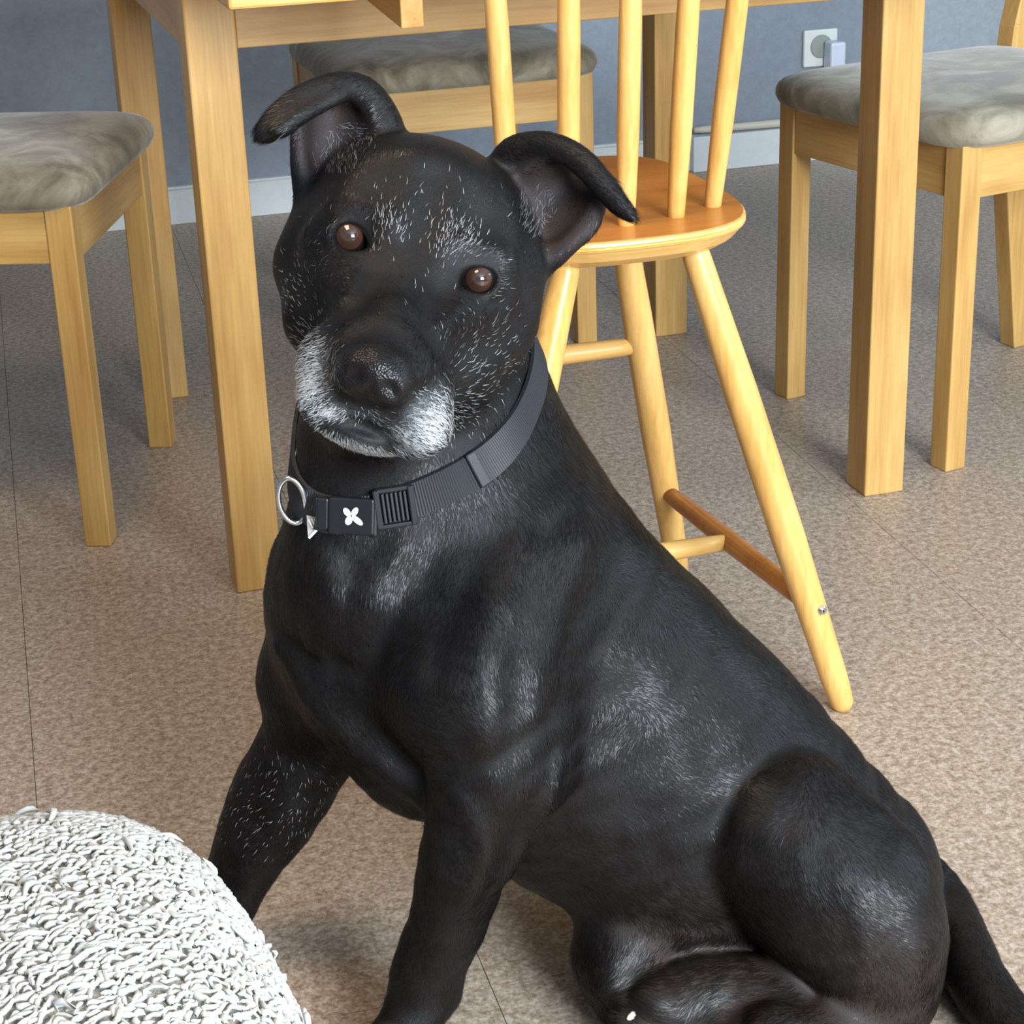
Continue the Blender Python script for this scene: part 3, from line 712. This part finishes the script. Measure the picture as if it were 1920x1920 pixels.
def ring_r(off):
    out = []
    s = np.linspace(0.03, 0.24, 140)
    for th in TH:
        dr = ca*math.cos(th)+cb*math.sin(th); d = neck_sdf(cc+cn*off+s[:, None]*dr); i = int(np.argmax(d > 0)) or len(s)-1
        out.append(s[i-1]+(s[i]-s[i-1])*(-d[i-1])/(d[i]-d[i-1]))
    r = np.array(out); k = 13
    rs = np.mean([np.roll(r, j) for j in range(-k, k+1)], 0)
    return np.maximum(rs, r-0.001)+0.0022
RLO, RHI = ring_r(-HW), ring_r(HW)
def ring_frame(th):
    i = th/(2*math.pi)*NA; r0 = np.interp(i % NA, np.arange(NA+1), np.append(RLO, RLO[0])); r1 = np.interp(i % NA, np.arange(NA+1), np.append(RHI, RHI[0]))
    dr = ca*math.cos(th)+cb*math.sin(th); lo = cc-cn*HW+dr*r0; hi = cc+cn*HW+dr*r1
    return lo, hi, dr
def frame_at(th):
    lo, hi, dr = ring_frame(th); l2, h2, _ = ring_frame(th+0.03); p = (lo+hi)/2; w = hi-lo; w /= np.linalg.norm(w)
    tg = (l2+h2)/2-p; tg -= w*(tg@w); tg /= np.linalg.norm(tg); n = np.cross(w, tg); n = n if n@dr > 0 else -n
    return p, tg, w, n
def theta_for(u, v):
    best = None
    for th in TH:
        lo, hi, _ = ring_frame(th); q = (lo+hi)/2-CAM; z = q@FWD; e = (960+FPX*(q@RT)/z-u)**2+(960-FPX*(q@UP)/z-v)**2+(z-1.40)*8000*(z > 1.5)
        if best is None or e < best[0]: best = (e, th)
    return best[1]
NYLON = plain('black_nylon', (0.012, 0.013, 0.016, 1), 0.5, 0, 0.5); BUCKLE = plain('black_buckle_plastic', (0.010, 0.011, 0.013, 1), 0.32)
LOGO = plain('white_print', (0.85, 0.86, 0.84, 1), 0.5)
collar = thing('dog_collar', 'black ribbed nylon collar with metal ring and white marked buckle around dog neck', 'collar', tuple(cc))
def inv(p): return Vector(p)-Vector(cc)
bm = bmesh.new(); M2 = 560; rings = []
for i in range(M2):
    th = 2*math.pi*i/M2; lo, hi, dr = ring_frame(th); rib = 0.00045 if i % 2 else 0.0
    rings.append([bm.verts.new(inv(q)) for q in (lo-dr*0.0018, lo+dr*(0.0010+rib), hi+dr*(0.0010+rib), hi-dr*0.0018)])
for i in range(M2):
    a, b = rings[i], rings[(i+1) % M2]
    for j in range(4): bm.faces.new([a[j], a[(j+1) % 4], b[(j+1) % 4], b[j]])
bm_obj('strap', bm, NYLON, collar)
def place(name, th, boxes, m, par=collar, bev=0.0012):
    p, tg, w, n = frame_at(th); R3 = Matrix((tg, w, n)).transposed(); b = bmesh.new()
    for c, s in boxes: bx(b, inv(p)+R3 @ Vector(c), s, bev, 2, R3)
    return bm_obj(name, b, m, par)
sgn = 1 if (frame_at(theta_for(735, 935))[1]@RT) > 0 else -1     # tangent runs to the right in the photo?
tS = theta_for(738, 938)
place('slider', tS, [((-0.0125, 0, 0.003), (0.005, 0.029, 0.006)), ((0.0125, 0, 0.003), (0.005, 0.029, 0.006)), ((0, 0.0132, 0.0025), (0.028, 0.0035, 0.005)), ((0, -0.0132, 0.0025), (0.028, 0.0035, 0.005))], BUCKLE)
place('slider_webbing', tS, [((x, 0, 0.0028), (0.0022, 0.022, 0.0028)) for x in (-0.008, -0.0048, -0.0016, 0.0016, 0.0048, 0.008)], NYLON, bev=0.0008)
tB = theta_for(658, 960)
bk = place('buckle', tB, [((0, 0, 0.003), (0.034, 0.027, 0.007)), ((-sgn*0.0215, 0, 0.002), (0.010, 0.024, 0.005)), ((sgn*0.017, 0, 0.003), (0.004, 0.029, 0.0065))], BUCKLE, bev=0.002)
p, tg, w, n = frame_at(tB); tg = tg*sgn
bm = bmesh.new()
for (x, y, rx, ry, an) in [(-0.0030, 0.0030, 0.0036, 0.0022, -52), (0.0026, 0.0036, 0.0036, 0.0021, 62), (-0.0016, -0.0030, 0.0034, 0.0025, 65), (0.0046, -0.0026, 0.0048, 0.0021, -38)]:
    vs = []; a_ = math.radians(an)
    for k in range(20):
        c, s = math.cos(2*math.pi*k/20)*rx, math.sin(2*math.pi*k/20)*ry; X = x+c*math.cos(a_)-s*math.sin(a_); Y = y+c*math.sin(a_)+s*math.cos(a_)
        vs.append(inv(p+tg*X+w*Y+n*0.0070))
    lo = [bm.verts.new(q-Vector(n)*0.0012) for q in vs]; hi = [bm.verts.new(q) for q in vs]
    bm.faces.new(hi); bm.faces.new(lo[::-1])
    for k in range(20): bm.faces.new([lo[k], lo[(k+1) % 20], hi[(k+1) % 20], hi[k]])
bm_obj('logo', bm, LOGO, bk)
place('keeper', theta_for(886, 868), [((0, 0, 0.0016), (0.0085, 0.0275, 0.005))], BUCKLE)
place('keeper', theta_for(607, 962), [((0, 0, 0.0016), (0.012, 0.026, 0.005))], NYLON)
# metal ring on the left of the throat, seen nearly face on
tr_ = neck_t(570, 940)-0.006; bm = bmesh.new(); ringp = []
for k in range(48):
    a_ = 2*math.pi*k/48; du, dv = 27*math.cos(a_), 43*math.sin(a_)
    if du > 0: du *= 0.82
    an = math.radians(-14); ringp.append(Vector(pt(550+du*math.cos(an)-dv*math.sin(an), 939+du*math.sin(an)+dv*math.cos(an), tr_+0.006*math.sin(a_)))-Vector(cc))
rr = []
for k in range(48):
    t_ = (ringp[(k+1) % 48]-ringp[k-1]).normalized(); e = t_.cross(Vector(FWD)).normalized(); f = t_.cross(e)
    rr.append([bm.verts.new(ringp[k]+(e*math.cos(2*math.pi*j/10)+f*math.sin(2*math.pi*j/10))*0.0020) for j in range(10)])
for k in range(48):
    for j in range(10): bm.faces.new([rr[k][j], rr[k][(j+1) % 10], rr[(k+1) % 48][(j+1) % 10], rr[(k+1) % 48][j]])
bm_obj('ring', bm, STEEL, collar, True)
# woven care tag below the ring
tt = neck_t(590, 985)-0.004; bm = bmesh.new()
q4 = [inv(pt(u, v, tt)) for u, v in ((575, 966), (604, 972), (598, 990), (578, 1009))]; nn = Vector(-FWD)*0.0012
lo = [bm.verts.new(q) for q in q4]; hi = [bm.verts.new(q+nn) for q in q4]; bm.faces.new(hi); bm.faces.new(lo[::-1])
for k in range(4): bm.faces.new([lo[k], lo[(k+1) % 4], hi[(k+1) % 4], hi[k]])
tg_ = bm_obj('care_tag', bm, plain('grey_tag', (0.30, 0.30, 0.29, 1), 0.7), collar)
bm = bmesh.new()
for u0, v0, u1, v1 in ((578, 974, 586, 990), (584, 973, 592, 988), (590, 974, 594, 982)):
    a_, b_ = inv(pt(u0, v0, tt-0.0016)), inv(pt(u1, v1, tt-0.0016)); turned(bm, a_, b_, [(0, 0.0006), (1, 0.0006)], 6)
turned(bm, inv(pt(612, 974, tt-0.002)), inv(pt(579, 1009, tt-0.002)), [(0, 0.0012), (1, 0.0010)], 8)
bm_obj('tag_print', bm, LOGO, tg_)
# ------------------------------------------------------------------ short coat
FLOW = np.zeros_like(DV); 
for vo in VOLS:
    if vo.op == 'sub' or vo.kind == 'sheet': continue
    c0, rad = (vo.P.mean(0), np.linalg.norm(vo.P-vo.P.mean(0), axis=1).max()+vo.R.max()) if vo.kind == 'poly' else (vo.c, max(vo.r))
    near = np.where(((DV-c0)**2).sum(1) < (rad+0.04)**2)[0]
    if not len(near): continue
    if vo.kind == 'poly' and vo.flow is None:
        ds = np.stack(list(vo.seg_dists(DV[near])), 1); w = np.exp(-np.maximum(ds, 0)/0.012); dirs_ = np.diff(vo.P, axis=0); dirs_ /= np.linalg.norm(dirs_, axis=1)[:, None]+1e-9
        FLOW[near] += (w@dirs_)/len(dirs_)*2
    else:
        d = vo.dist(DV[near]); fl_ = np.asarray(vo.flow, float); FLOW[near] += np.exp(-np.maximum(d, 0)/0.008)[:, None]*fl_/np.linalg.norm(fl_)*1.6
# the coat falls from the spine down the flanks
FLOW += np.where(dz[:, None] > 0, np.array([0.05, 0, -0.25]), 0)*(1-np.clip((DV[:, 2]-0.5)*20, 0, 1))[:, None]
FLOW += 0.45*np.stack([waves(DV, 0.10, 8, 20+i_) for i_ in range(3)], 1)*np.linalg.norm(FLOW, axis=1)[:, None]*(0.35+0.65*_bm)[:, None]
FLOW -= DN*(FLOW*DN).sum(1)[:, None]; FLOW /= np.linalg.norm(FLOW, axis=1)[:, None]+1e-9
HEADM = np.clip((np.where((FB < 330) & (np.abs(FA) < 300) & (dz < 1.47) & (VV < 840), 1.0, 0.0)), 0, 1)
def bl(u, v, r, s): return np.clip(1-(np.hypot(UU-u, VV-v)-r)/s, 0, 1)
front = -(DN@((DV-CAM)/np.linalg.norm(DV-CAM, axis=1)[:, None]).T.diagonal()) if False else -np.einsum('ij,ij->i', DN, (DV-CAM)/np.linalg.norm(DV-CAM, axis=1)[:, None])
facing = front > -0.1
SPECK = np.maximum.reduce([0.12*g(-180, 120, 40, 100), 0.14*g(175, 150, 55, 80), 0.38*g(-66, -42, 34, 38), 0.42*g(58, -58, 44, 40), 0.03*g(0, -60, 120, 80), 0.30*g(-140, 215, 34, 50), 0.30*g(160, 250, 40, 56)])*(dz < 1.50)*facing
SPECK = np.maximum(SPECK, 0.045*bl(520, 1500, 70, 60)*facing*(dz > 1.5))
EARH = np.maximum(bl(668, 262, 26, 16), bl(632, 290, 34, 20)) * (dz < 1.50)*facing*(VV < 330)
EARH = np.maximum(EARH, bl(1000, 400, 34, 22)*(dz < 1.5)*facing*(UU > 975))
EYEZ = np.maximum(bl(655, 443, 36, 4), bl(897, 523, 36, 4))*(dz < 1.42)
skip = np.clip(A_NOSE*1.5+A_LIP+EYEZ, 0, 1)
def strands(name, prob, length, width, shade, m, parent, lift=(0.10, 0.35), curl=0.25, label=None):
    """prob: expected strands per vertex"""
    k = rng.poisson(np.maximum(prob, 0)); idx = np.repeat(np.arange(len(DV)), k); n = len(idx)
    nrm, fl_ = DN[idx], FLOW[idx]; sd = np.cross(nrm, fl_)
    p = DV[idx]+(rng.uniform(-1, 1, (n, 1))*fl_+rng.uniform(-1, 1, (n, 1))*sd)*H_SKIN-nrm*0.0006
    ja = rng.normal(0, curl, (n, 1)); dr = fl_+sd*ja; dr /= np.linalg.norm(dr, axis=1)[:, None]
    li = rng.uniform(*lift, (n, 1)); L = (length[idx]*rng.uniform(0.7, 1.25, n))[:, None]; w = (width*rng.uniform(0.75, 1.25, (n, 1)))
    mid = p+L*0.55*(dr+nrm*li*1.25); tip = p+L*(dr*0.98+nrm*li*0.8+sd*rng.normal(0, 0.08, (n, 1)))
    side = np.cross(dr, nrm); side = side+nrm*rng.normal(0, 0.11, (n, 1)); side /= np.linalg.norm(side, axis=1)[:, None]
    V = np.stack([p-side*w, p+side*w, mid-side*w*0.8, mid+side*w*0.8, tip], 1)-OFF
    V[:, :, 2] = np.maximum(V[:, :, 2], 0.0008)
    base = (np.arange(n)*5)[:, None]
    lp = np.concatenate([base+np.array([0, 1, 3, 2]), base+np.array([2, 3, 4])], 1).astype(np.int32)
    me = bpy.data.meshes.new(name); me.vertices.add(n*5); me.vertices.foreach_set('co', V.astype(np.float32).ravel())
    me.loops.add(n*7); me.loops.foreach_set('vertex_index', lp.ravel()); me.polygons.add(n*2)
    ls = np.stack([np.arange(n)*7, np.arange(n)*7+4], 1).astype(np.int32); me.polygons.foreach_set('loop_start', ls.ravel()); me.update(calc_edges=True)
    at = me.attributes.new('shade', 'FLOAT', 'POINT'); sh = shade[idx] if isinstance(shade, np.ndarray) else np.full(n, shade)
    at.data.foreach_set('value', np.repeat(np.clip(sh*rng.uniform(0.55, 1.2, n), 0, 1), 5).astype(np.float32))
    o = link(name, me, m, parent); o['kind'] = 'stuff'
    if label: o['label'] = label
    print(name, n); return o
def hair_mat(name, dark, light, rough, spec):
    m, N, L, B = mat(name); a = N.new('ShaderNodeAttribute'); a.attribute_name = 'shade'
    r = ramp(N, [(0, dark), (1, light)]); L.new(a.outputs['Fac'], r.inputs['Fac']); L.new(r.outputs['Color'], B.inputs['Base Color'])
    B.inputs['Roughness'].default_value = rough; B.inputs['Specular IOR Level'].default_value = spec; return m
HB = hair_mat('black_hair', (0.003, 0.0024, 0.0022, 1), (0.012, 0.0088, 0.0072, 1), 0.37, 0.34)
HWt = hair_mat('grey_hair', (0.05, 0.05, 0.052, 1), (0.86, 0.89, 0.9, 1), 0.5, 0.4)
area_v = H_SKIN**2
LEN = np.where(HEADM > 0, 0.0052, 0.0085); LEN = np.where((np.abs(VV-1500) < 500) & (UU > 1050) & (VV > 1650) & (UU < 1600), 0.012, LEN)
LEN = np.where((VV > 760) & (VV < 1000) & (UU > 900), 0.012, LEN)
dens = np.where(HEADM > 0, 75e4, 46e4)*area_v*np.where(facing, 1.0, 0.45)
dens *= (1-skip)*(1-0.85*A_WHITE)*(1-0.75*A_EAR)*np.where(DV[:, 2] < 0.004, 0.1, 1)
strands('coat_hair', dens, LEN, 0.00017, 0.45+0.55*A_BROWN, HB, body, (0.05, 0.20), 0.14, 'short glossy black coat')
strands('grey_hair', (A_WHITE*1.3+SPECK*0.6)*48e4*area_v*(1-skip), np.where(A_WHITE > 0.3, 0.0062, 0.0066), 0.00017, np.clip(0.34+0.36*A_WHITE, 0, 1), HWt, body, (0.12, 0.38), 0.25, 'white and grey hairs of the muzzle, brows and cheeks')
strands('ear_hair', EARH*5e4*area_v, np.full(len(DV), 0.008), 0.00016, 0.13, HWt, body, (0.15, 0.5), 0.25, 'grey hairs inside the ears')
print('fur', round(_t.time()-_t0, 1))
# ------------------------------------------------------------------ curly fleece pouf in the front corner
FQ = (-0.3473, -1.1123, 0.2269, 0.2618, 0.3051, 3.307, 3.4149, 0.0927)
def pouf_pt(a, th):
    cx, cy, ax, ay, H, pw, pp, rz = FQ
    c, s = np.cos(a), np.sin(a); k = (np.abs(c)**pp+np.abs(s)**pp)**(-1/pp); x, y = c*k*ax, s*k*ay
    R_ = np.cos(th)**(2/pw); Z = H*np.sin(th)**(2/pw)
    return np.stack([(x*math.cos(rz)-y*math.sin(rz))*R_, (x*math.sin(rz)+y*math.cos(rz))*R_, Z], -1)
pf = thing('fleece_pouf', 'off white curly fleece covered pouf at the front left corner', 'pouf', (FQ[0], FQ[1], 0))
na, nt = 96, 40
thv = np.linspace(0.0, math.pi/2*0.995, nt); bm = bmesh.new(); rings = []
for th in thv:
    P = pouf_pt(np.linspace(0, 2*math.pi, na, endpoint=False), np.full(na, th))*np.array([0.985, 0.985, 0.985]); P[:, 2] += 0.001; rings.append([bm.verts.new(p) for p in P])
for p, q in zip(rings, rings[1:]):
    for i in range(na): bm.faces.new([p[i], p[(i+1) % na], q[(i+1) % na], q[i]])
bm.faces.new(rings[-1]); bm.faces.new(rings[0][::-1])
m, N, L, B = mat('fleece_backing'); B.inputs['Base Color'].default_value = lin(178, 174, 165); B.inputs['Roughness'].default_value = 0.95
n_ = noise(N, L, coords(N, L), 120, 4, 0.7); bump(N, L, B, n_.outputs['Fac'], 0.8, 0.006)
cov = bm_obj('cover', bm, m, pf, True)
# the curls
NC = 20000
cand_a = rng.uniform(0, 2*math.pi, NC*12); cand_t = rng.uniform(0, math.pi/2, NC*12)
e = 1e-3; p0 = pouf_pt(cand_a, cand_t); da = (pouf_pt(cand_a+e, cand_t)-p0)/e; dt = (pouf_pt(cand_a, np.minimum(cand_t+e, 1.5705))-pouf_pt(cand_a, np.maximum(cand_t-e, 0.0005)))/(2*e)
nr_ = np.cross(da, dt); ar = np.linalg.norm(nr_, axis=1); keep = rng.uniform(0, 1, NC*12)*np.quantile(ar, 0.97) < ar
p0, nr_, ar = p0[keep], nr_[keep], ar[keep]
cell = {}; sel = []; D0 = 0.0042
for i_, q_ in enumerate(np.floor(p0/D0).astype(int).tolist()):          # even spacing, no bald spots
    ok_ = True
    for dx_ in (-1, 0, 1):
        for dy_ in (-1, 0, 1):
            for dz_ in (-1, 0, 1):
                j_ = cell.get((q_[0]+dx_, q_[1]+dy_, q_[2]+dz_))
                if j_ is not None and ((p0[i_]-p0[j_])**2).sum() < D0*D0: ok_ = False
    if ok_ and tuple(q_) not in cell: cell[tuple(q_)] = i_; sel.append(i_)
    if len(sel) >= NC: break
p0, nr_, ar = p0[sel], nr_[sel], ar[sel]; nr_ /= ar[:, None]+1e-12; ok = (nr_*(p0*np.array([1, 1, 1.0]))).sum(1) > 0; nr_[~ok] *= -1
n = len(p0); SEG, SID = 4, 5
main = np.array([0.75, 0.35, 0.3]); f = main+rng.normal(0, 0.42, (n, 3)); f -= nr_*(f*nr_).sum(1)[:, None]; f /= np.linalg.norm(f, axis=1)[:, None]; sd = np.cross(nr_, f)
Lc = rng.uniform(0.007, 0.017, n); big = rng.uniform(0, 1, n) < 0.012; Lc[big] *= 1.7; rad = rng.uniform(0.0012, 0.0027, n); bend = rng.normal(0, 1.7, n); hgt = rng.uniform(0.0004, 0.0022, n); hgt[big] *= 2.4
V = np.zeros((n, SEG+1, SID, 3)); ph = np.linspace(0, 2*math.pi, SID, endpoint=False)
for i in range(SEG+1):
    s = i/SEG; an = bend*(s-0.5)
    c = p0+f*(Lc*(s-0.5)*np.cos(an*0.6))[:, None]+sd*(Lc*(0.55*np.sin(an)*(s-0.2)+0.10*np.sin(6.0*s+bend*3)))[:, None]+nr_*(hgt*np.sin(math.pi*min(1, s*0.85+0.08))-0.0008+big*s*0.004)[:, None]
    r = rad*math.sin(math.pi*(0.12+0.80*s))**0.7
    if i == SEG: r = r*0.35
    V[:, i] = c[:, None, :]+(sd[:, None, :]*np.cos(ph)[None, :, None]+nr_[:, None, :]*np.sin(ph)[None, :, None])*r[:, None, None]
V[..., 2] = np.maximum(V[..., 2], 0.0008)
base = (np.arange(n)*(SEG+1)*SID)[:, None]; q = []
for i in range(SEG):
    for j in range(SID): q.append([i*SID+j, i*SID+(j+1) % SID, (i+1)*SID+(j+1) % SID, (i+1)*SID+j])
q = np.array(q); LP = (base[:, :, None]+q[None]).reshape(-1, 4).astype(np.int32)
me = bpy.data.meshes.new('curly_pile'); me.vertices.add(V.size//3); me.vertices.foreach_set('co', V.astype(np.float32).ravel()); me.loops.add(LP.size); me.loops.foreach_set('vertex_index', LP.ravel())
me.polygons.add(len(LP)); me.polygons.foreach_set('loop_start', np.arange(0, LP.size, 4, dtype=np.int32)); me.update(calc_edges=True); me.shade_smooth()
at = me.attributes.new('shade', 'FLOAT', 'POINT'); at.data.foreach_set('value', np.repeat(rng.uniform(0, 1, n), (SEG+1)*SID).astype(np.float32))
m = hair_mat('fleece_curl', lin(168, 166, 158), lin(194, 195, 192), 0.9, 0.2); m.node_tree.nodes['Principled BSDF'].inputs['Sheen Weight'].default_value = 0.3
print('curls', n, round(_t.time()-_t0, 1)); o = link('curly_pile', me, m, pf); o['kind'] = 'stuff'
